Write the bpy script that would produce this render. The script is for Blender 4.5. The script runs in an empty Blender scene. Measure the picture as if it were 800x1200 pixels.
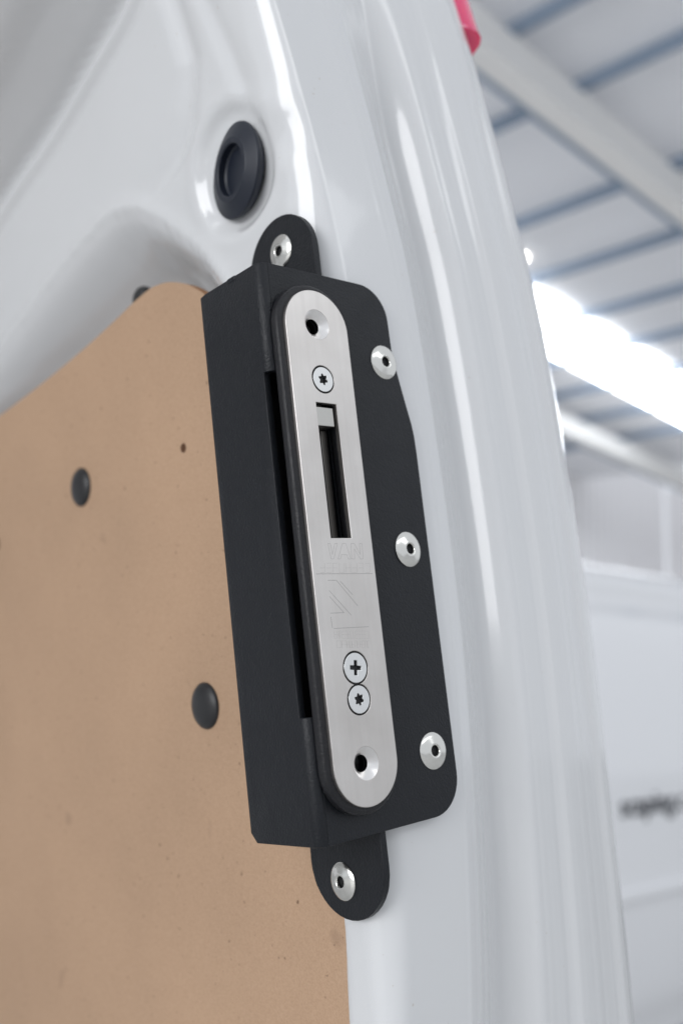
import bpy, bmesh, math, random
from mathutils import Matrix, Vector
random.seed(7)
sc = bpy.context.scene
COL = sc.collection
PI = math.pi

# ------------------------------------------------------------------ camera
# Frame of the lock bracket on the pillar (millimetres): X outwards along the rear face of the
# pillar, Y into the van, Z up the (leaning) pillar.  CR: rows = camera right / down / forward.
CR = Matrix(((0.7501450083563366, -0.6519106097853798, -0.11088292604060337),
             (0.017551538252277503, 0.1872503123737863, -0.9821554174472075),
             (0.6610403996300457, 0.7348128179102306, 0.1519069211450742)))
CAM = Vector((-204.6, -234.4, -39.1))
FPX = 1200.0                                   # focal length in photo pixels (800 x 1200)
# level frame of the hall expressed in the bracket frame (rows = hall X, Y, Z)
MW = Matrix(((0.9939700533774573, 0.036485633092670874, -0.10340373091258265),
             (-0.02739787185109378, 0.9957451581540372, 0.08798259277165273),
             (0.1061738649896755, -0.08461902026505883, 0.9907404967005919)))
CAMZ = 1.75                                    # camera height above the hall floor
EYE = Vector((0, 0, CAMZ))
VAN = Matrix.Translation(EYE) @ MW.to_4x4() @ Matrix.Translation(-CAM / 1000)

def ray(x, y):
    return CR.transposed() @ Vector(((x - 400) / FPX, (y - 600) / FPX, 1))
def onX(x, y, X):
    d = ray(x, y); return CAM + d * ((X - CAM.x) / d.x)
def onY(x, y, Y):
    d = ray(x, y); return CAM + d * ((Y - CAM.y) / d.y)
def wray(x, y): return MW @ ray(x, y)

cd = bpy.data.cameras.new('camera'); cam = bpy.data.objects.new('camera', cd); COL.objects.link(cam)
right, down, fwd = (MW @ CR[i] for i in range(3))
cam.matrix_world = Matrix.Translation(EYE) @ Matrix((right, -down, -fwd)).transposed().to_4x4()
cd.sensor_fit = 'AUTO'; cd.sensor_width = 36; cd.lens = 36 * FPX / 1200
cd.clip_start = 0.02; cd.clip_end = 300
cd.dof.use_dof = True
cd.dof.focus_distance = (Vector((2, -4, 4)) - CAM).dot(CR[2]) / 1000
cd.dof.aperture_fstop = 7.8
cd.dof.aperture_blades = 0
sc.camera = cam

# ------------------------------------------------------------------ light
w = bpy.data.worlds.new('World'); sc.world = w; w.use_nodes = True
w.node_tree.nodes['Background'].inputs[0].default_value = (0.895, 0.935, 1.0, 1)
w.node_tree.nodes['Background'].inputs[1].default_value = 0.72
ROOFLIGHT = 9.0
# added lamp for the light from the left of the van; its source is unseen
al = bpy.data.lights.new('left_daylight_fill', 'AREA'); al.shape = 'RECTANGLE'; al.size = 9; al.size_y = 5; al.energy = 640; al.color = (.98, .985, 1)
alo = bpy.data.objects.new('left_daylight_fill', al); COL.objects.link(alo)
alo.location = (-12, -1.0, 4.2); alo.rotation_euler = (Vector((0, 0, 1.6)) - alo.location).to_track_quat('-Z', 'Y').to_euler()
# added lamp out of view behind the camera, for highlights on the metal
rl = bpy.data.lights.new('rear_highlight_fill', 'AREA'); rl.shape = 'RECTANGLE'; rl.size = 11; rl.size_y = 3.2; rl.energy = 190; rl.color = (.96, .98, 1)
rlo = bpy.data.objects.new('rear_highlight_fill', rl); COL.objects.link(rlo); rlo.location = (1.5, -8.5, 8.2)
sc.view_settings.view_transform = 'Standard'; sc.view_settings.look = 'None'
sc.view_settings.exposure = 0.19; sc.view_settings.gamma = 1
sc.cycles.use_denoising = True
sc.cycles.max_bounces = 8
sc.cycles.sample_clamp_indirect = 6

# ------------------------------------------------------------------ materials
def mat(name, col, rough=.5, metal=0, **kw):
    m = bpy.data.materials.new(name); m.use_nodes = True
    nt = m.node_tree; b = nt.nodes['Principled BSDF']
    b.inputs['Base Color'].default_value = (*col, 1)
    b.inputs['Roughness'].default_value = rough
    b.inputs['Metallic'].default_value = metal
    for k, v in kw.items(): b.inputs[k.replace('_', ' ')].default_value = v
    return m
def noise(m, scale, detail=3, stretch=(1, 1, 1), coord='Object'):
    nt = m.node_tree
    tc = nt.nodes.new('ShaderNodeTexCoord'); mp = nt.nodes.new('ShaderNodeMapping')
    mp.inputs['Scale'].default_value = stretch
    n = nt.nodes.new('ShaderNodeTexNoise'); n.inputs['Scale'].default_value = scale; n.inputs['Detail'].default_value = detail
    nt.links.new(tc.outputs[coord], mp.inputs[0]); nt.links.new(mp.outputs[0], n.inputs['Vector'])
    return n
def ramp(m, src, stops):
    r = m.node_tree.nodes.new('ShaderNodeValToRGB')
    e = r.color_ramp.elements
    while len(e) < len(stops): e.new(.5)
    for i, (p, c) in enumerate(stops):
        e[i].position = p; e[i].color = (*c, 1) if len(c) == 3 else c
    m.node_tree.links.new(src, r.inputs[0]); return r
def bump(m, src, strength, dist):
    nt = m.node_tree; b = nt.nodes.new('ShaderNodeBump')
    b.inputs['Strength'].default_value = strength; b.inputs['Distance'].default_value = dist
    nt.links.new(src, b.inputs['Height']); return b
def link(m, out, inp): m.node_tree.links.new(out, m.node_tree.nodes['Principled BSDF'].inputs[inp])
def mix(m, a, b, fac, mode='MIX'):
    n = m.node_tree.nodes.new('ShaderNodeMix'); n.data_type = 'RGBA'; n.blend_type = mode
    if isinstance(fac, float): n.inputs[0].default_value = fac
    else: m.node_tree.links.new(fac, n.inputs[0])
    for v, i in ((a, 6), (b, 7)):
        if isinstance(v, tuple): n.inputs[i].default_value = (*v, 1)
        else: m.node_tree.links.new(v, n.inputs[i])
    return n.outputs[2]
G = lambda v: (v, v, v)

# van paint: glossy white with faint orange peel and wiping dust
M_PAINT = mat('white van paint', (.69, .695, .70), .25, 0, Coat_Weight=.6, Coat_Roughness=.06)
n1 = noise(M_PAINT, 240, 2); b1 = bump(M_PAINT, n1.outputs[0], .035, .0006); link(M_PAINT, b1.outputs[0], 'Normal')
n3 = noise(M_PAINT, 60, 6, (1, 1, .06)); r3 = ramp(M_PAINT, n3.outputs[0], [(.35, G(.15)), (.75, G(.22))]); link(M_PAINT, r3.outputs[0], 'Roughness')
n4 = noise(M_PAINT, 420, 2); r4 = ramp(M_PAINT, n4.outputs[0], [(.21, (.60, .58, .55)), (.26, (.69, .695, .70))]); link(M_PAINT, r4.outputs[0], 'Base Color')

# raw hardboard / MDF: fine fibre speckle, broad handling stains
M_MDF = mat('raw mdf board', (.45, .28, .17), .62, 0, Specular_IOR_Level=.3)
a = noise(M_MDF, 1700, 4); ra = ramp(M_MDF, a.outputs[0], [(.25, (.41, .265, .168)), (.5, (.47, .31, .20)), (.8, (.52, .35, .235))])
bb = noise(M_MDF, 14, 5); rb = ramp(M_MDF, bb.outputs[0], [(.3, G(.93)), (.65, G(1.04))])
c1 = mix(M_MDF, ra.outputs[0], rb.outputs[0], 1.0, 'MULTIPLY')
cc = noise(M_MDF, 420, 2); rc = ramp(M_MDF, cc.outputs[0], [(.70, G(0)), (.77, G(.9))])
c2 = mix(M_MDF, c1, (.19, .11, .065), rc.outputs[0])
dd = noise(M_MDF, 55, 1); rd = ramp(M_MDF, dd.outputs[0], [(.76, G(0)), (.86, G(.45))])
c3 = mix(M_MDF, c2, (.24, .15, .10), rd.outputs[0]); link(M_MDF, c3, 'Base Color')
link(M_MDF, bump(M_MDF, a.outputs[0], .25, .0003).outputs[0], 'Normal')
M_MDFEDGE = mat('mdf sawn edge', (.40, .20, .095), .8)
e = noise(M_MDFEDGE, 700, 4); link(M_MDFEDGE, ramp(M_MDFEDGE, e.outputs[0], [(.3, (.30, .15, .07)), (.7, (.45, .24, .12))]).outputs[0], 'Base Color')

# black fine-texture powder coat
def powder(name, col, rough):
    m = mat(name, col, rough, 0, Specular_IOR_Level=.30)
    n = noise(m, 1500, 2); n_ = noise(m, 380, 3)
    b_ = bump(m, n.outputs[0], .55, .0003); b2_ = bump(m, n_.outputs[0], .2, .0006)
    m.node_tree.links.new(b_.outputs[0], b2_.inputs['Normal']); link(m, b2_.outputs[0], 'Normal')
    s = noise(m, 90, 5); link(m, ramp(m, s.outputs[0], [(.3, G(rough - .07)), (.7, G(rough + .08))]).outputs[0], 'Roughness')
    return m
M_POWDER = powder('black powder coat', (.0095, .0108, .0138), .40)
M_BLOCK = powder('satin black spacer', (.014, .014, .016), .36)
M_DARK = mat('inside shade', (.006, .006, .007), .7)  # near black, stands for shade in the holes and inside the housing
# brushed stainless
M_STEEL = mat('brushed stainless', (.70, .68, .66), .42, 1)
s1 = noise(M_STEEL, 500, 4, (1, 1, .012)); link(M_STEEL, ramp(M_STEEL, s1.outputs[0], [(.3, G(.30)), (.7, G(.42))]).outputs[0], 'Roughness')
s2 = noise(M_STEEL, 45, 4); sr = ramp(M_STEEL, s2.outputs[0], [(.3, (.60, .57, .54)), (.7, (.71, .68, .65))])
s3 = noise(M_STEEL, 900, 3, (1, 1, .01)); sr3 = ramp(M_STEEL, s3.outputs[0], [(.3, G(.98)), (.7, G(1.015))])
link(M_STEEL, mix(M_STEEL, sr.outputs[0], sr3.outputs[0], 1.0, 'MULTIPLY'), 'Base Color')
link(M_STEEL, bump(M_STEEL, s1.outputs[0], .08, .0002).outputs[0], 'Normal')
M_TURNED = mat('turned steel', (.86, .84, .82), .28, 1)
M_SCREW = mat('bright screw steel', (.76, .76, .75), .30, 1)
M_ETCH = mat('laser etched steel', (.34, .325, .31), .40, 1)
M_PRINT = mat('faint etched print', (.43, .41, .39), .40, 1)
M_BOLT = mat('nickel hook bolt', (.52, .51, .48), .34, 1)
M_RIVET = mat('zinc plated rivet', (.74, .73, .69), .20, 1)
rn = noise(M_RIVET, 260, 3); link(M_RIVET, ramp(M_RIVET, rn.outputs[0], [(.35, G(.13)), (.7, G(.22))]).outputs[0], 'Roughness')
M_RUBBER = mat('blue black rubber', (.007, .011, .022), .46)
M_CLIP = mat('black nylon clip', (.014, .014, .015), .40)
M_LENS = mat('red lamp lens', (.85, .02, .15), .06, 0, Subsurface_Weight=.5, Subsurface_Scale=.02, Coat_Weight=1)
# hall
M_SHEET = mat('pale roof liner sheet', (.90, .91, .94), .55)
M_PURLIN = mat('backlit blue purlin', (.27, .34, .44), .5)  # blue grey cast of the backlight put into the base colour
M_FRAME = mat('cream painted steel', (.90, .89, .87), .5)
M_WALL = mat('pale wall cladding', (.92, .91, .92), .6)
M_FLOOR = mat('grey hall floor', (.45, .44, .42), .45)
fn = noise(M_FLOOR, 1.2, 5); link(M_FLOOR, ramp(M_FLOOR, fn.outputs[0], [(.3, (.46, .457, .45)), (.7, (.56, .557, .55))]).outputs[0], 'Base Color')
def emit(name, col, s):
    m = mat(name, (.8, .8, .8), .5)
    b = m.node_tree.nodes['Principled BSDF']; b.inputs['Emission Color'].default_value = (*col, 1); b.inputs['Emission Strength'].default_value = s
    return m
M_ROOFLIGHT = emit('daylit rooflight', (.94, .97, 1), ROOFLIGHT)
M_LAMP = emit('lit lamp', (1, .97, .9), 14)
M_VAN2 = mat('white paint of parked van', (.84, .845, .86), .08, 0, Coat_Weight=.7, Coat_Roughness=.04)
M_TEXT = mat('dark grey vinyl', (.03, .035, .045), .5)
M_TRIM = mat('grey trim', (.25, .25, .26), .5)

# ------------------------------------------------------------------ helpers
def link_obj(o, parent=None):
    COL.objects.link(o)
    if parent: o.parent = parent
    return o
def mesh_obj(name, me, m, parent=None, smooth=None):
    if m is not None and not me.materials: me.materials.append(m)
    o = bpy.data.objects.new(name, me)
    if smooth is not None:
        me.polygons.foreach_set('use_smooth', [True] * len(me.polygons))
        if smooth < 179: me.set_sharp_from_angle(angle=math.radians(smooth))
    return link_obj(o, parent)
def from_bm(name, bm, m, parent=None, smooth=None, scale=.001):
    bmesh.ops.recalc_face_normals(bm, faces=bm.faces)
    me = bpy.data.meshes.new(name); bm.to_mesh(me); bm.free()
    if scale != 1: me.transform(Matrix.Scale(scale, 4))
    return mesh_obj(name, me, m, parent, smooth)
def bevel(o, wdt, seg=2, ang=35):
    b = o.modifiers.new('bevel', 'BEVEL'); b.width = wdt / 1000; b.segments = seg
    b.limit_method = 'ANGLE'; b.angle_limit = math.radians(ang); b.harden_normals = False
    return o
def tag(o, label, cat, group=None):
    o['label'] = label; o['category'] = cat
    if group: o['group'] = group
    return o
def structure(o): o['kind'] = 'structure'; return o
def thing(name, label, cat, mw, group=None):
    o = bpy.data.objects.new(name, None); COL.objects.link(o); o.matrix_world = mw; o.empty_display_size = .05
    return tag(o, label, cat, group)
def box(bm, a, b):
    r = bmesh.ops.create_cube(bm, size=1)
    for v in r['verts']:
        v.co = Vector([a[i] + (v.co[i] + .5) * (b[i] - a[i]) for i in range(3)])
def circle(cx, cz, r, n=40):
    return [(cx + r * math.cos(2 * PI * i / n), cz + r * math.sin(2 * PI * i / n)) for i in range(n)]
def stadium(W, L, n=24):
    r = W / 2; h = L / 2 - r
    return [(r * math.cos(PI * i / n), h + r * math.sin(PI * i / n)) for i in range(n + 1)] + \
           [(-r * math.cos(PI * i / n), -h - r * math.sin(PI * i / n)) for i in range(n + 1)]
def prism(bm, loops, place, lo, hi):
    """flat plate: loops[0] outline, others holes, in 2D; place(u, v, depth) -> xyz"""
    es = []
    for lp in loops:
        vs = [bm.verts.new((u, v, 0)) for u, v in lp]
        es += [bm.edges.new((vs[i], vs[(i + 1) % len(vs)])) for i in range(len(vs))]
    r = bmesh.ops.triangle_fill(bm, use_beauty=True, use_dissolve=False, edges=es, normal=(0, 0, 1))
    fs = [g for g in r['geom'] if isinstance(g, bmesh.types.BMFace)]
    vs0 = {v for f in fs for v in f.verts}
    ex = bmesh.ops.extrude_face_region(bm, geom=fs)
    vs1 = {g for g in ex['geom'] if isinstance(g, bmesh.types.BMVert)}
    for v in vs0: v.co = Vector(place(v.co.x, v.co.y, lo))
    for v in vs1: v.co = Vector(place(v.co.x, v.co.y, hi))
XZ = lambda u, v, d: (u, d, v)
YZ = lambda u, v, d: (d, u, v)
def lathe(bm, prof, n=32, axis='Y'):
    """prof: (radius, height); height runs along -axis (towards the viewer side)"""
    rings = []
    for r, h in prof:
        ring = []
        for i in range(n if r > 1e-6 else 1):
            c, s = math.cos(2 * PI * i / n), math.sin(2 * PI * i / n)
            ring.append(bm.verts.new((r * c, -h, r * s) if axis == 'Y' else (-h, r * c, r * s)))
        rings.append(ring)
    for A, B in zip(rings, rings[1:]):
        for i in range(n):
            j = (i + 1) % n
            if len(A) == 1 and len(B) == 1: continue
            if len(A) == 1: bm.faces.new((A[0], B[i], B[j]))
            elif len(B) == 1: bm.faces.new((A[i], A[j], B[0]))
            else: bm.faces.new((A[i], A[j], B[j], B[i]))
def ss(a, b, x):
    t = min(1, max(0, (x - a) / (b - a))); return t * t * (3 - 2 * t)
def interp(tab, x):
    if x <= tab[0][0]: return tab[0][1]
    for (x0, y0), (x1, y1) in zip(tab, tab[1:]):
        if x <= x1: return y0 + (y1 - y0) * (x - x0) / (x1 - x0)
    return tab[-1][1]
def smooth_tab(tab, n=160):
    """Catmull-Rom resampling of a table so that swept surfaces stay smooth"""
    out = []
    P = [(2 * tab[0][0] - tab[1][0], 2 * tab[0][1] - tab[1][1])] + list(tab) + [(2 * tab[-1][0] - tab[-2][0], 2 * tab[-1][1] - tab[-2][1])]
    k = max(2, n // (len(tab) - 1))
    for i in range(1, len(P) - 2):
        p0, p1, p2, p3 = P[i - 1:i + 3]
        for s in range(k):
            t = s / k
            out.append(tuple(.5 * (2 * p1[c] + (p2[c] - p0[c]) * t + (2 * p0[c] - 5 * p1[c] + 4 * p2[c] - p3[c]) * t * t + (3 * p1[c] - p0[c] - 3 * p2[c] + p3[c]) * t ** 3) for c in (0, 1)))
    out.append(tuple(tab[-1])); return out
def seg_dist(p, a, b):
    ax, ay = a; bx, by = b; px, py = p
    dx, dy = bx - ax, by - ay; L = dx * dx + dy * dy
    t = 0 if L == 0 else max(0, min(1, ((px - ax) * dx + (py - ay) * dy) / L))
    return math.hypot(px - ax - t * dx, py - ay - t * dy)
def inside(p, poly):
    x, y = p; c = False; j = len(poly) - 1
    for i in range(len(poly)):
        xi, yi = poly[i]; xj, yj = poly[j]
        if (yi > y) != (yj > y) and x < (xj - xi) * (y - yi) / (yj - yi) + xi: c = not c
        j = i
    return c

# ------------------------------------------------------------------ hall (setting)
S = 1.5                                           # size of the hall relative to a roof 4.5 m above the camera
TP = math.tan(math.radians(5))
def roof_z(x): return CAMZ + S * 4.5 - TP * x
bm = bmesh.new(); box(bm, (-40, -40, -.2), (60, 40, 0))
structure(from_bm('floor', bm, M_FLOOR, scale=1))
bm = bmesh.new()
X0, X1, Y0, Y1 = -2, 21, 1.2, 16
vs = [bm.verts.new((x, y, roof_z(x) + z)) for z in (0, .12) for x, y in ((X0, Y0), (X1, Y0), (X1, Y1), (X0, Y1))]
for f in ((0, 1, 2, 3), (7, 6, 5, 4), (0, 4, 5, 1), (1, 5, 6, 2), (2, 6, 7, 3), (3, 7, 4, 0)): bm.faces.new([vs[i] for i in f])
roof = structure(from_bm('roof', bm, M_SHEET, scale=1))
def sloped_bar(name, x0, x1, y0, y1, drop0, drop1, m, parent):
    bm = bmesh.new()
    vs = [bm.verts.new((x, y, roof_z(x) - d)) for x in (x0, x1) for y in (y0, y1) for d in (drop0, drop1)]
    for f in ((0, 1, 3, 2), (4, 6, 7, 5), (0, 4, 5, 1), (2, 3, 7, 6), (0, 2, 6, 4), (1, 5, 7, 3)): bm.faces.new([vs[i] for i in f])
    return from_bm(name, bm, m, parent, scale=1)
PURL = [4.72, 5.45, 6.68, 7.62, 8.58, 9.47, 10.4, 11.35, 12.3]
for k, px in enumerate(PURL): sloped_bar('purlin', px * S - .035, px * S + .035, Y0, Y1, .004, .13, M_PURLIN, roof)
for k in range(5): sloped_bar('purlin', (3.75 - .95 * k) * S - .04, (3.75 - .95 * k) * S + .04, Y0, Y1, .004, .13, M_PURLIN, roof)
# portal rafters with haunch and column
ew = wray(774, 580); EAVE = ew.x / ew.y * 9.4 - .2 / S
for y in (3.68, 7.6):
    sloped_bar('shaded_rafter_flange', X0 + .01, EAVE * S, y * S + .135, y * S + .21, .50, .57, M_PURLIN, roof)  # dark bar: the flange's shaded underside put into its colour
    sloped_bar('rafter', X0 + .01, EAVE * S, y * S - .13, y * S + .13, .21, .56, M_FRAME, roof)
# haunch and column of the far portal frame
bm = bmesh.new(); yc = 7.6 * S; xe = EAVE * S
pts = [(xe - 3.4, roof_z(xe - 3.4) - .56), (xe - .45, roof_z(xe) - 1.5), (xe - .45, 0), (xe, 0), (xe, roof_z(xe) - .57)]
vs = [[bm.verts.new((x, yc + d, z)) for x, z in pts] for d in (-.12, .12)]
bm.faces.new(vs[0]); bm.faces.new(vs[1][::-1])
for i in range(5): bm.faces.new((vs[0][i], vs[1][i], vs[1][(i + 1) % 5], vs[0][(i + 1) % 5]))
from_bm('column', bm, M_FRAME, roof, scale=1)
# rooflight strips: panel by panel between purlins
edges = sorted([(3.75 - .95 * k) for k in range(5)] + PURL)
for yc in (6.22,):
    for a_, b_ in zip(edges, edges[1:]):
        if yc == 6.22 and a_ < 3: continue
        sloped_bar('rooflight', a_ * S + .07, b_ * S - .07, (yc - .39) * S, (yc + .39) * S, .03, .10, M_ROOFLIGHT, roof)
# eave wall and end wall with ribs
def ribbed(name, p0, p1, z0, z1, pitch, m):
    bm = bmesh.new(); d = Vector((p1[0] - p0[0], p1[1] - p0[1], 0)); L = d.length; d.normalize(); nrm = Vector((-d.y, d.x, 0))
    pts = []; s = 0
    while s < L:
        for ds, h in ((0, 0), (.62, 0), (.70, .04), (.92, .04)): pts.append((min(L, s + ds * pitch), h))
        s += pitch
    lo = [bm.verts.new((p0[0] + d.x * s + nrm.x * h, p0[1] + d.y * s + nrm.y * h, z0)) for s, h in pts]
    hi = [bm.verts.new((v.co.x, v.co.y, z1)) for v in lo]
    for i in range(len(lo) - 1): bm.faces.new((lo[i], lo[i + 1], hi[i + 1], hi[i]))
    o = from_bm(name, bm, m, scale=1); s_ = o.modifiers.new('solid', 'SOLIDIFY'); s_.thickness = .05; s_.offset = -1
    return structure(o)
ribbed('end_wall', (-6 * S, 9.4 * S), (EAVE * S + .3, 9.4 * S), 0, CAMZ + 5.9, .32, M_WALL)
ribbed('eave_wall', (EAVE * S + .3, 9.3 * S), (EAVE * S + .3, 6.5 * S), 0, CAMZ + 5.1, .32, M_WALL)

# ------------------------------------------------------------------ parked van behind
VY = 2.5
v2 = thing('parked_van', 'white parked van with dark lettering on its side beyond the pillar', 'van', Matrix.Translation((0, VY, 0)))
prof = smooth_tab([(.20, .08), (.30, .055), (.42, .02), (.60, -.005), (.78, -.018), (.95, -.02), (1.2, -.02), (1.35, -.015), (1.55, .0), (1.75, .025), (1.92, .06), (2.03, .10), (2.09, .14)], 60)
prof = prof + [(2.12, .17), (2.15, .18), (2.18, .175), (2.23, .18), (2.28, .21), (2.305, .27), (2.315, .40), (2.33, 1.0), (2.315, 1.75)]
bm = bmesh.new(); rows = []
xs = [3.05 + .05 * math.sin(i / 3 * PI / 2) if i < 3 else 3.1 + (i - 3) * .4 for i in range(19)]
for i, x in enumerate(xs):
    ins = (.10, .04, .01)[i] if i < 3 else 0
    rows.append([bm.verts.new((x, y + ins, z)) for z, y in prof])
for A, B in zip(rows, rows[1:]):
    for i in range(len(A) - 1): bm.faces.new((A[i], B[i], B[i + 1], A[i + 1]))
o = from_bm('body_side', bm, M_VAN2, v2, 40, 1); s_ = o.modifiers.new('solid', 'SOLIDIFY'); s_.thickness = .03; s_.offset = -1
bm = bmesh.new(); box(bm, (3.1, .20, .32), (9.8, 1.9, 2.05)); from_bm('inner_body', bm, M_TRIM, v2, scale=1)
bm = bmesh.new(); box(bm, (3.12, -.045, .84), (9.4, -.01, .895)); bevel(from_bm('rubbing_strip', bm, M_VAN2, v2, scale=1), 12)
bm = bmesh.new(); box(bm, (3.12, .07, .22), (9.4, .12, .36)); bevel(from_bm('sill', bm, M_VAN2, v2, scale=1), 12)
for wx in (3.45, 7.4):
    bm = bmesh.new(); lathe(bm, [(.001, .11), (.2, .11), (.22, .13), (.31, .12), (.335, .09), (.335, -.1), (.001, -.1)], 40)
    o = from_bm('wheel', bm, M_CLIP, v2, 40, 1); o.location = (wx, .14, .335)
cu = bpy.data.curves.new('lettering', 'FONT'); cu.body = 'scaping.c'; cu.size = .135; cu.extrude = .002; cu.offset = .001
tmp = bpy.data.objects.new('tmp', cu); COL.objects.link(tmp); bpy.context.view_layer.update()
me = bpy.data.meshes.new_from_object(tmp.evaluated_get(bpy.context.evaluated_depsgraph_get())); bpy.data.objects.remove(tmp)
o = mesh_obj('lettering', me, M_TEXT, v2)
tx = wray(721, 957); tx = tx * (VY / tx.y)
o.location = (tx.x, -.0235, CAMZ + tx.z); o.rotation_euler = (PI / 2, 0, 0); o.scale = (1.12, 1, 1)

# high bay lamp
lp = wray(612, 302); lp = lp * (5.5 * S / lp.y)
t = thing('high_bay_lamp', 'small lit round lamp hanging under the hall roof', 'lamp', Matrix.Translation(EYE + lp))
bm = bmesh.new(); bmesh.ops.create_uvsphere(bm, u_segments=20, v_segments=12, radius=.05); from_bm('bulb', bm, M_LAMP, t, 180, 1)
bm = bmesh.new(); bmesh.ops.create_cone(bm, cap_ends=True, segments=20, radius1=.09, radius2=.03, depth=.1)
for v in bm.verts: v.co.z += .09
from_bm('reflector', bm, M_TRIM, t, 40, 1)
hgt = roof_z(lp.x) - (EYE + lp).z
bm = bmesh.new(); bmesh.ops.create_cone(bm, cap_ends=True, segments=8, radius1=.008, radius2=.008, depth=max(.05, hgt - .13))
for v in bm.verts: v.co.z += .13 + max(.05, hgt - .13) / 2
from_bm('drop_rod', bm, M_TRIM, t, 40, 1)

# ------------------------------------------------------------------ the van: rear pillar, inner panel, roof rail
van = thing('van', 'white van body with rear door pillar and inner frame round the lining board', 'van', VAN)
S2X = 10.8                                           # inner face of the pillar (plane of the mounting tabs)
LEAN = smooth_tab([(-320, -22), (-183, -9), (-106, -4), (-20, 0), (50, -.8), (100, -4), (132, -9), (174, -16), (218, -25), (280, -42), (340, -62)], 120)
MDFO = [(34, -330), (26, -180), (22, -148), (18, -119), (19, -60), (24, 0), (34, 50), (47, 80)]
for p_ in ((258, 366), (247, 352), (236, 342), (221, 334), (208, 331), (195, 331), (185, 334), (175, 339), (156, 355), (130, 380), (97, 410), (65, 437), (32, 463), (0, 487)):
    q_ = onX(*p_, 11.5); MDFO.append((q_.y, q_.z))
MDFO += [(MDFO[-1][0] + 60, MDFO[-1][1] - 2), (430, MDFO[-1][1] - 8), (430, -330)]
CREASE = [(39, -340), (31, -180), (27.5, -148), (24.5, -119), (25.5, -60), (29, 0), (35, 50), (44, 82), (51, 98), (58, 110), (65, 120), (71, 126.5), (78, 133), (87, 142), (97, 150), (105, 155), (113, 158.2), (122, 159.8), (132, 160), (158, 157), (187, 152), (253, 138.5), (330, 124), (440, 110), (440, -340)]
GROM = (40.0, 143.0)
GROOVES = [[(62, 260), (52, 215), (50, 190), (60, 172), (74, 160), (92, 154)], [(44, 260), (36, 210), (28, 180), (24, 160)]]
def ztop(Y): return 238 - .176 * Y + 200 * math.exp(-max(0, Y - 18) / 13)
def face_dy(Z):                                      # added bow: face turns down below the lock to darken, up above to brighten
    return .00042 * max(0, -20 - Z) ** 2 + .0004 * max(0, Z - 120) ** 2
def s2(Y, Z):
    x = S2X + .85 * (interp(LEAN, Z) - interp(LEAN, 128)) if Z > 128 else S2X
    p = (Y, Z)
    d = 1e9
    if Y < 435:
        d = min(seg_dist(p, CREASE[i], CREASE[i + 1]) for i in range(len(CREASE) - 1))
    ins = inside(p, CREASE)
    if ins:
        k_ = ss(60, 110, Z)
        x += (18 + (8 + 12 * (1 - ss(70, 120, Y))) * k_) * ss(-1, 18 + 13 * k_, d) - .2
    else: x -= 1.3 * math.exp(-(d / 5) ** 2) * ss(60, 110, Z)      # slightly proud lip round the recess
    r = math.hypot(Y - GROM[0], Z - GROM[1])
    x += 2.6 * (1 - ss(19, 24, r)) + 6 * (1 - ss(10, 14, r)); x -= .5 * math.exp(-((r - 26) / 3) ** 2)
    if Z > 150:
        for g, amp, wd in ((GROOVES[0], 2.2, 5), (GROOVES[1], 1.2, 4)):
            dg = min(seg_dist(p, g[i], g[i + 1]) for i in range(len(g) - 1))
            x += amp * math.exp(-(dg / wd) ** 2) * ss(150, 165, Z)
        x += 2.2 * ss(70, 120, Y) * ss(160, 215, Z) * math.sin(Y / 19) * .3
    zt = ztop(Y)
    if Z > zt - 8:
        u = Z - zt
        x -= 2.8 * math.exp(-((u + 3) / 2.8) ** 2)                         # seam bead
        if u > 0: x -= 1.7 * u * ss(0, 4, u)
        x -= 5 * ss(12.5, 14.5, u) * (1 - ss(19, 21.5, u))
    return x
S1 = smooth_tab([(25.8, 2.7), (34, 2.6), (45, 2.6), (51, 2.7), (55.5, 3.2), (61, 5.6), (68, 10.2), (75, 14.4), (79, 15.8), (82, 13.0), (85, 8.2), (88, 5.2), (92, 4.9), (98, 5.3), (102, 5.2), (105, 4.3), (109, 4.6), (116, 6.4), (123, 8.6), (128, 9.6), (131, 9.2), (135, 10.2), (141, 13.2), (147, 17.5), (152, 24), (156, 33), (158.5, 48), (160, 70), (160, 160)], 252)
ycols = []
y = 430.0
while y > 20: ycols.append(y); y -= 2.2 if y < 150 else (3.5 if y < 280 else 8)
ycols.append(18.0)
NA = 10
zs = []
z = -320.0
while z < 340: zs.append(z); z += 1.6 if 80 < z < 262 else 4
bm = bmesh.new(); rows = []
for Z in zs:
    ln = interp(LEAN, Z); row = []
    for Y in ycols: row.append(bm.verts.new((s2(Y, Z), Y, Z)))
    xa, ya = row[-1].co.x, 18.0; xb = S1[0][0] + ln; yb = min(16.5, S1[0][1] + face_dy(Z))
    for k in range(1, NA):
        t_ = PI / 2 * k / NA
        row.append(bm.verts.new((xb - (xb - xa) * math.cos(t_), ya - (ya - yb) * math.sin(t_), Z)))
    fl = 1 - .65 * ss(150, 230, Z)                     # the channels run out towards the lamp
    for X, Yv in S1:
        Yv = Yv + (.06 * math.sin(X * 1.13 + .7) + .03 * math.sin(X * 2.07 + 2.1 + Z * .004) + .09 * math.sin(X * .71 + Z * .006)) * ss(46, 54, X) * (1 - ss(138, 146, X))
        X = X + 5 * ss(78, 130, X) + 1.3 * face_dy(Z) * ss(50, 140, X)
        Yf = 2.7 + (Yv - 2.7) * fl if X < 134 else Yv
        row.append(bm.verts.new((X + ln, Yf + face_dy(Z) * (1 - .5 * ss(40, 120, Yf)) - max(0, face_dy(Z) - 13.8) * (1 - ss(26, 60, X)), Z)))
    rows.append(row)
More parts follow.
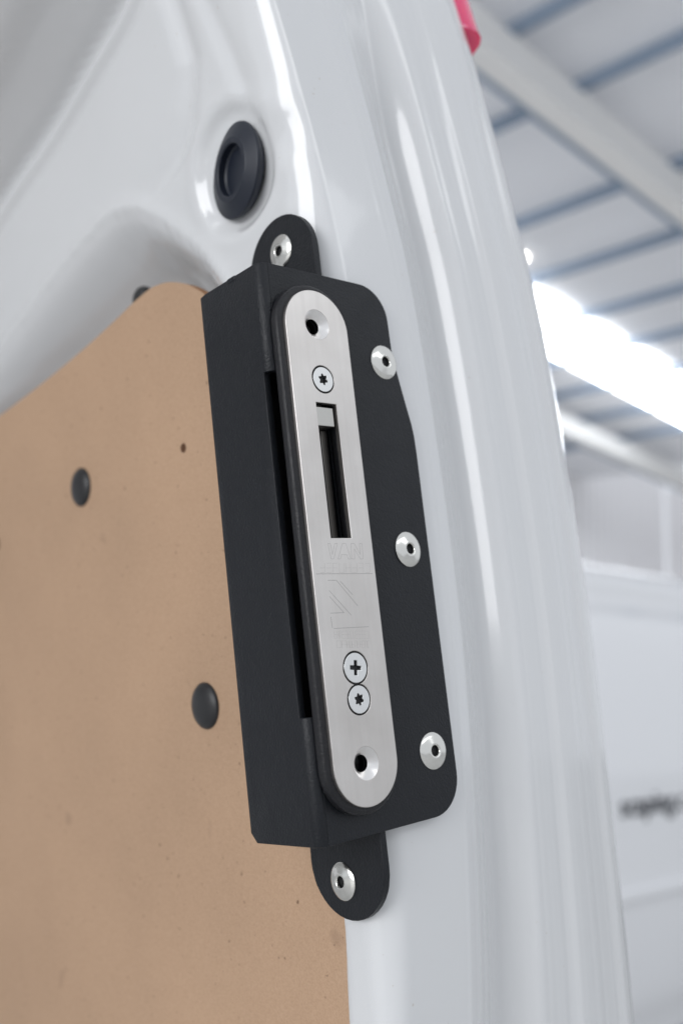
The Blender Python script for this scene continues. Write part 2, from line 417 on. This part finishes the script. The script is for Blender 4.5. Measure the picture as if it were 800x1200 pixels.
for A, B in zip(rows, rows[1:]):
    for i in range(len(A) - 1): bm.faces.new((A[i], A[i + 1], B[i + 1], B[i]))
bm.normal_update()
me = bpy.data.meshes.new('pillar_and_inner_frame'); bm.to_mesh(me); bm.free(); me.transform(Matrix.Scale(.001, 4))
shell = mesh_obj('pillar_panel', me, M_PAINT, van, 180)
s_ = shell.modifiers.new('solid', 'SOLIDIFY'); s_.thickness = .0012; s_.offset = -1

bm = bmesh.new(); box(bm, (-1650, 330, 346), (-150, 2600, 352)); bevel(from_bm('roof_skin', bm, M_PAINT, van), 2)  # unseen van roof added to shade the inner panel, cut back for brightness
# rubber grommet in the inner face of the pillar
bm = bmesh.new()
lathe(bm, [(9.3, -2), (9.3, 3.5), (9.7, 3.9), (11.6, 3.8), (12.2, 3.4), (16.6, 2.1), (17.2, 1.7), (17.4, 1.0), (17.0, 0), (15.5, -2)], 48, 'X')
lathe(bm, [(0, .4), (8.6, .4), (9.3, 1.0), (9.3, -1)], 48, 'X')
gz = GROM; o = from_bm('grommet', bm, M_RUBBER, van, 24)
o.location = Vector((s2(*GROM) - 6.2, GROM[0], GROM[1])) / 1000; o.rotation_euler = (0, 0, math.radians(-8))
o['label'] = 'blue-black rubber grommet in the inner face of the pillar'
# black plug on the recess wall, half behind the board
pc = onX(168, 352, 22)
bm = bmesh.new(); lathe(bm, [(0, 3.5), (3, 3.3), (5, 2.4), (6, 1.0), (6.2, -1), (5, -3), (0, -3)], 28, 'X')
o = from_bm('plug', bm, M_CLIP, van, 40); o.location = Vector((22, pc.y, pc.z)) / 1000
# tail lamp on the outer corner, running up out of view
bm = bmesh.new()
pr = [(-14, 6.0), (-8, 4.2), (-3, 4.0), (2, 6.5), (6, 11), (9, 18), (11, 30), (11, 60), (-6, 60), (-14, 40)]
rings = []
for Z in (0, 1.2, 4, 20, 45, 80, 120):
    ln = interp(LEAN, 222 + Z * .99); k = {0: .90, 1.2: .97}.get(Z, 1.0)
    rings.append([bm.verts.new((154 + ln + 1.3 * face_dy(226 + Z) + (x - 2) * k, 9.5 + face_dy(226 + Z) + (yy - 4) * k, 226 + Z)) for x, yy in pr])
for A, B in zip(rings, rings[1:]):
    for i in range(len(A)): bm.faces.new((A[i], A[(i + 1) % len(A)], B[(i + 1) % len(A)], B[i]))
bm.faces.new(rings[0][::-1]); bm.faces.new(rings[-1])
o = from_bm('tail_lamp', bm, M_LENS, van, 45); o['label'] = 'red tail lamp lens on the outer corner of the pillar'

# ------------------------------------------------------------------ lining board with push clips
lin = thing('lining_board', 'raw brown mdf lining board inside the van held by black push clips', 'lining board', VAN)
ol = smooth_tab(MDFO[1:-2], 110)
ol = [MDFO[0]] + ol + MDFO[-2:]
bm = bmesh.new(); prism(bm, [ol], YZ, 11.5, 16.0)
o = from_bm('board', bm, M_MDF, lin, 30); o.data.materials.append(M_MDFEDGE)
for p in o.data.polygons:
    if abs(p.normal.x) < .5: p.material_index = 1
bevel(o, 1.2, 2).modifiers['bevel'].material = 1
clipbm = bmesh.new(); lathe(clipbm, [(0, 2.6), (3.5, 2.5), (6.2, 2.0), (8.0, 1.1), (8.7, .3), (8.7, -.5), (0, -.5)], 36, 'X')
o = from_bm('push_clip', clipbm, M_CLIP, lin, 50); clip_me = o.data
spots = [(95.5, 571), (241, 827)]
for i, p in enumerate(spots):
    c = onX(*p, 11.4)
    if i: o = link_obj(bpy.data.objects.new('push_clip', clip_me), lin)
    o.location = c / 1000
for (px, py, r) in ((215, 525, 1.5), (-4, 638, 3.2)):
    c = onX(px, py, 11.5)
    bm = bmesh.new(); lathe(bm, [(r * 1.25, .05), (r, .35), (r * .8, .06), (r * .55, .04), (0, .04)], 20, 'X')
    o = from_bm('pilot_hole', bm, mat('dark brown hole', (.10, .045, .02), .9), lin, 40); o.location = c / 1000  # hole drawn as a dark brown disc on the board

# ------------------------------------------------------------------ deadlock
lock = thing('door_deadlock', 'black steel deadlock box with stainless faceplate riveted to the white pillar', 'door lock', VAN)
T = 2.5
SZ0, SZ1 = -51.5, 53.0                               # slot along the bend
R_ = 3.2
# the left panel and its bend are one folded sheet with a slot cut along the bend
prof = [(-16, 33), (-16, 30.2), (-16, 22), (-16, 12), (-16, 3.6), (-16, R_)] + [(-16 + R_ - R_ * math.cos(PI / 2 * k / 6), R_ - R_ * math.sin(PI / 2 * k / 6)) for k in range(1, 7)]
zz = [-88, -70, SZ0, -17, 18, SZ1, 70, 88]
bm = bmesh.new()
gv = [[bm.verts.new((x, yy, z_)) for x, yy in prof] for z_ in zz]
gv[0][0].co.z += 3; gv[0][0].co.y -= 0; gv[-1][0].co.z -= .5
for i in range(len(zz) - 1):
    for j in range(len(prof) - 1):
        if SZ0 <= zz[i] < SZ1 and j >= 4: continue
        bm.faces.new((gv[i][j], gv[i][j + 1], gv[i + 1][j + 1], gv[i + 1][j]))
bm.normal_update()
me = bpy.data.meshes.new('housing'); bm.to_mesh(me); bm.free(); me.transform(Matrix.Scale(.001, 4))
housing = mesh_obj('housing', me, M_POWDER, lock, 35)
s_ = housing.modifiers.new('solid', 'SOLIDIFY'); s_.thickness = T / 1000; s_.offset = -1
bevel(housing, .22, 2, 50)
# closing plates at top and bottom
for z0_, z1_ in ((85.2, 87.7), (-87.7, -85.2)):
    bm = bmesh.new(); box(bm, (-13.6, .3, z0_), (8.2, 29, z1_))
    o = from_bm('end_cap', bm, M_POWDER, housing, 35); bevel(o, .5, 2, 50)
bm = bmesh.new(); box(bm, (-16.2, 13, 86.4), (-13, 17.5, 88.3)); bevel(from_bm('fold_tongue', bm, M_POWDER, housing, 35), .5)
# flange in front of the pillar
cx, cz, r = 25.5, 76.0, 11.6
fo = [(-12.8, 88)] + [(cx + r * math.sin(a), cz + r * math.cos(a)) for a in [PI / 2 * k / 10 for k in range(11)]]
fo += [(37.3, 66), (38.2, 60), (39.6, 53.2), (41.2, 46), (42.5, 40.5), (43.1, 36), (43.3, 30)]
cx, cz, r = 31.3, -75.6, 12.0
fo += [(cx + r * math.cos(a), cz - r * math.sin(a)) for a in [PI / 2 * k / 10 for k in range(11)]]
fo += [(-12.8, -88), (-12.8, SZ0), (-9.5, SZ0), (-9.5, SZ1), (-12.8, SZ1)]
bm = bmesh.new(); prism(bm, [fo, circle(0, 67.8, 4, 20), circle(0, -66.6, 4, 20), [(-5, -1), (5, -1), (5, 44), (-5, 44)]], XZ, 0, T)
o = from_bm('flange', bm, M_POWDER, lock, 30); bevel(o, .25, 2, 40)
# mounting tabs flat on the inner face of the pillar
for sgn in (1, -1):
    w_, c_, zc = 17.2, 18.2, 98.2
    to = [(c_ - w_, 85.4), (c_ + w_ - .5, 85.4)] + [(c_ + w_ * math.cos(a), zc + w_ * .98 * math.sin(a)) for a in [PI * k / 20 for k in range(21)]]
    bm = bmesh.new(); prism(bm, [[(u, v * sgn) for u, v in to]], YZ, 8.0, 10.4)
    o = from_bm('mounting_tab', bm, M_POWDER, lock, 30); bevel(o, .5, 2, 40)
# rivets: three on the flange, one on each tab
bm = bmesh.new(); lathe(bm, [(5.7, -.05), (5.8, .25), (5.5, .55), (4.4, .95), (3.2, 1.2), (2.6, 1.42), (2.2, 1.5), (1.8, 1.35), (1.65, .9), (1.6, .1), (0, .05)], 40)
rv = from_bm('rivet', bm, M_RIVET, lock, 60); rv.data.materials.append(M_DARK)
for p in rv.data.polygons:
    if all(math.hypot(rv.data.vertices[i].co.x, rv.data.vertices[i].co.z) < .0017 for i in p.vertices): p.material_index = 1
rme = rv.data
for i, (loc, rot) in enumerate([((32.7, 0, 61), 0), ((33.4, 0, -2.6), 0), ((33.5, 0, -67.4), 0), ((8.0, 17.5, 102.6), -PI / 2), ((8.0, 20.4, -103.5), -PI / 2)]):
    o = rv if i == 0 else link_obj(bpy.data.objects.new('rivet', rme), lock)
    o.location = Vector(loc) / 1000; o.rotation_euler = ([.03, -.02, .025, .02, -.03][i], [0, .9, 2.1, .6, 1.7][i] if not rot else 0, rot)
# spacer block with rounded edge
PR = 5.5
bm = bmesh.new(); prism(bm, [stadium(29.4, 163), circle(0, 67.8, 3.9, 24), circle(0, -66.6, 3.9, 24), [(-4.6, -.6), (4.6, -.6), (4.6, 43), (-4.6, 43)]], XZ, -(PR - 1.3), -.02)
o = from_bm('spacer_block', bm, M_BLOCK, lock, 30); bevel(o, 1.4, 4, 40)
# lock case inside the housing, black so that the inside reads dark
bm = bmesh.new(); box(bm, (-9, 12, -75), (7, 31, 75)); from_bm('lock_case', bm, M_DARK, lock)
# faceplate
SCR = [(50.0, 4.05, 'torx'), (-38.8, 4.55, 'cross'), (-48.1, 4.2, 'torx')]
HOLES = [67.8, -66.6]
bm = bmesh.new()
fp_loops = [stadium(25, 158, 32)] + [circle(0, h, 4.75) for h in HOLES] + [[(-4.0, .2), (4.3, .2), (4.3, 42.4), (-4.0, 42.4)]]
fp_loops += [circle(0, SCR[0][0], SCR[0][1] + .42)]
# the two lower screws share one figure-of-eight opening
za, ra = SCR[1][0], SCR[1][1] + .42; zb, rb_ = SCR[2][0], SCR[2][1] + .42
dz = za - zb; h_ = (dz * dz + ra * ra - rb_ * rb_) / (2 * dz)
if dz < ra + rb_:
    xx = math.sqrt(max(0, ra * ra - h_ * h_)); a0 = math.asin(xx / ra); a1 = math.asin(xx / rb_)
    if za - h_ < zb: a1 = PI - a1
    lpA = [(ra * math.sin(a), za - ra * math.cos(a)) for a in [a0 + (2 * PI - 2 * a0) * k / 40 for k in range(41)]]
    lpB = [(-rb_ * math.sin(a), zb + rb_ * math.cos(a)) for a in [a1 + (2 * PI - 2 * a1) * k / 40 for k in range(1, 40)]]
    fp_loops.append(lpA + lpB)
else:
    fp_loops += [circle(0, za, ra), circle(0, zb, rb_)]
prism(bm, fp_loops, XZ, -PR, -PR + 1.9)
plate = from_bm('faceplate', bm, M_STEEL, lock, 30); bevel(plate, .18, 2, 40)
plate['label'] = 'brushed stainless steel faceplate with rounded ends'
for h in HOLES:
    bm = bmesh.new(); lathe(bm, [(4.9, PR - .05), (4.65, PR - .15), (2.5, PR - 2.4)], 48)
    o = from_bm('countersink', bm, M_TURNED, plate, 50); o.location = (0, 0, h / 1000)
def torx(r, n=48):
    return [(r * (1 + .22 * math.cos(6 * a)) * math.cos(a), r * (1 + .22 * math.cos(6 * a)) * math.sin(a)) for a in [2 * PI * k / n for k in range(n)]]
def cross(r, w_):
    q = [(w_, w_), (w_, r), (-w_, r), (-w_, w_), (-r, w_), (-r, -w_), (-w_, -w_), (-w_, -r), (w_, -r), (w_, -w_), (r, -w_), (r, w_)]
    return q
for zc_, r, kind in SCR:
    bm = bmesh.new()
    prism(bm, [circle(0, 0, r - .1, 44), torx(1.55) if kind == 'torx' else cross(2.2, .62)], XZ, -PR - .02, -PR + 1.2)
    o = from_bm('screw', bm, M_SCREW, plate, 30); o.location = (0, 0, zc_ / 1000); o.rotation_euler = (0, .35 if kind == 'torx' else .12, 0)
    bevel(o, .15, 2, 40)
    bm = bmesh.new(); lathe(bm, [(r + .6, PR - 1.35), (0, PR - 1.35)], 32)
    o2 = from_bm('screw_seat', bm, M_DARK, plate); o2.location = (0, 0, zc_ / 1000)
# hook bolt behind the slot
bm = bmesh.new(); box(bm, (-4.6, -PR + .9, 35.3), (3.3, 2, 41.3)); o = from_bm('bolt_head', bm, M_BOLT, plate, 30); bevel(o, .2)
bm = bmesh.new(); box(bm, (.4, -.8, .5), (3.2, 4, 35)); box(bm, (-4.5, 2.0, .5), (-1.2, 6, 35.2))
o = from_bm('hook_bolt', bm, mat('oiled dark bolt', (.10, .095, .09), .32, 1), plate, 30); bevel(o, .3)
bm = bmesh.new(); box(bm, (-4.6, 7.5, -.5), (4.6, 8, 43)); from_bm('case_front', bm, M_DARK, plate)
# etched marks
YE = -PR - .012
def strokes(name, segs, wd=.13, m=M_ETCH):
    bm = bmesh.new()
    for (x0, z0), (x1, z1) in segs:
        d = Vector((x1 - x0, z1 - z0)); L = d.length
        if L < 1e-6: continue
        n = Vector((-d.y, d.x)) / L * wd / 2
        q = [(x0 + n.x, z0 + n.y), (x1 + n.x, z1 + n.y), (x1 - n.x, z1 - n.y), (x0 - n.x, z0 - n.y)]
        a = [bm.verts.new((x, YE, z)) for x, z in q]; b = [bm.verts.new((x, -PR + .05, z)) for x, z in q]
        bm.faces.new(a); bm.faces.new(b[::-1])
        for i in range(4): bm.faces.new((a[i], a[(i + 1) % 4], b[(i + 1) % 4], b[i]))
    return from_bm(name, bm, m, plate)
def px2(x, y): p = onY(x, y, -PR); return (p.x, p.z)
def pl(*pts): q = [px2(*p) for p in pts]; return list(zip(q, q[1:]))
word = []
word += pl((384, 637), (388, 655), (391, 655), (395, 637), (392, 637), (389.5, 650), (387, 637), (384, 637))
word += pl((396, 655), (401, 637), (405, 637), (411, 655), (408, 655), (406, 650), (400, 650), (399, 655), (396, 655))
word += pl((412, 655), (411, 637), (415, 637), (422, 650), (421, 637), (424, 637), (425.5, 655), (422, 655), (415, 643), (415.5, 655), (412, 655))
strokes('etched_word', word, .10, M_PRINT)
rr = random.Random(3); small = []
for xa, xb, ya, yb, nn in ((374, 434, 660, 671, 8), (391, 432, 739.5, 748, 13), (394, 433, 751, 759, 13)):
    wl = (xb - xa) / nn
    for k in range(nn):
        x0 = xa + wl * (k + .12); x1 = xa + wl * (k + .86); ym = (ya + yb) / 2
        opt = [((x0, ya), (x0 + .4, yb)), ((x1, ya), (x1 + .4, yb)), ((x0, ya), (x1, ya)), ((x0, yb), (x1, yb)), ((x0, ym), (x1, ym))]
        for s_ in rr.sample(opt, 3): small += pl(*s_)
strokes('etched_small_print', small, .08, mat('very faint print', (.50, .475, .45), .40, 1))
strokes('etched_emblem', pl((370, 672.5), (436, 672.2)) + pl((384, 680), (394, 680), (419, 710)) + pl((398.5, 681), (413, 697)) + pl((385.5, 692), (411.5, 721))
        + pl((386, 699), (403, 718), (387, 718.5)) + pl((387.5, 723), (389.5, 736.2)) + pl((391, 736.5), (432, 734.4)), .13)
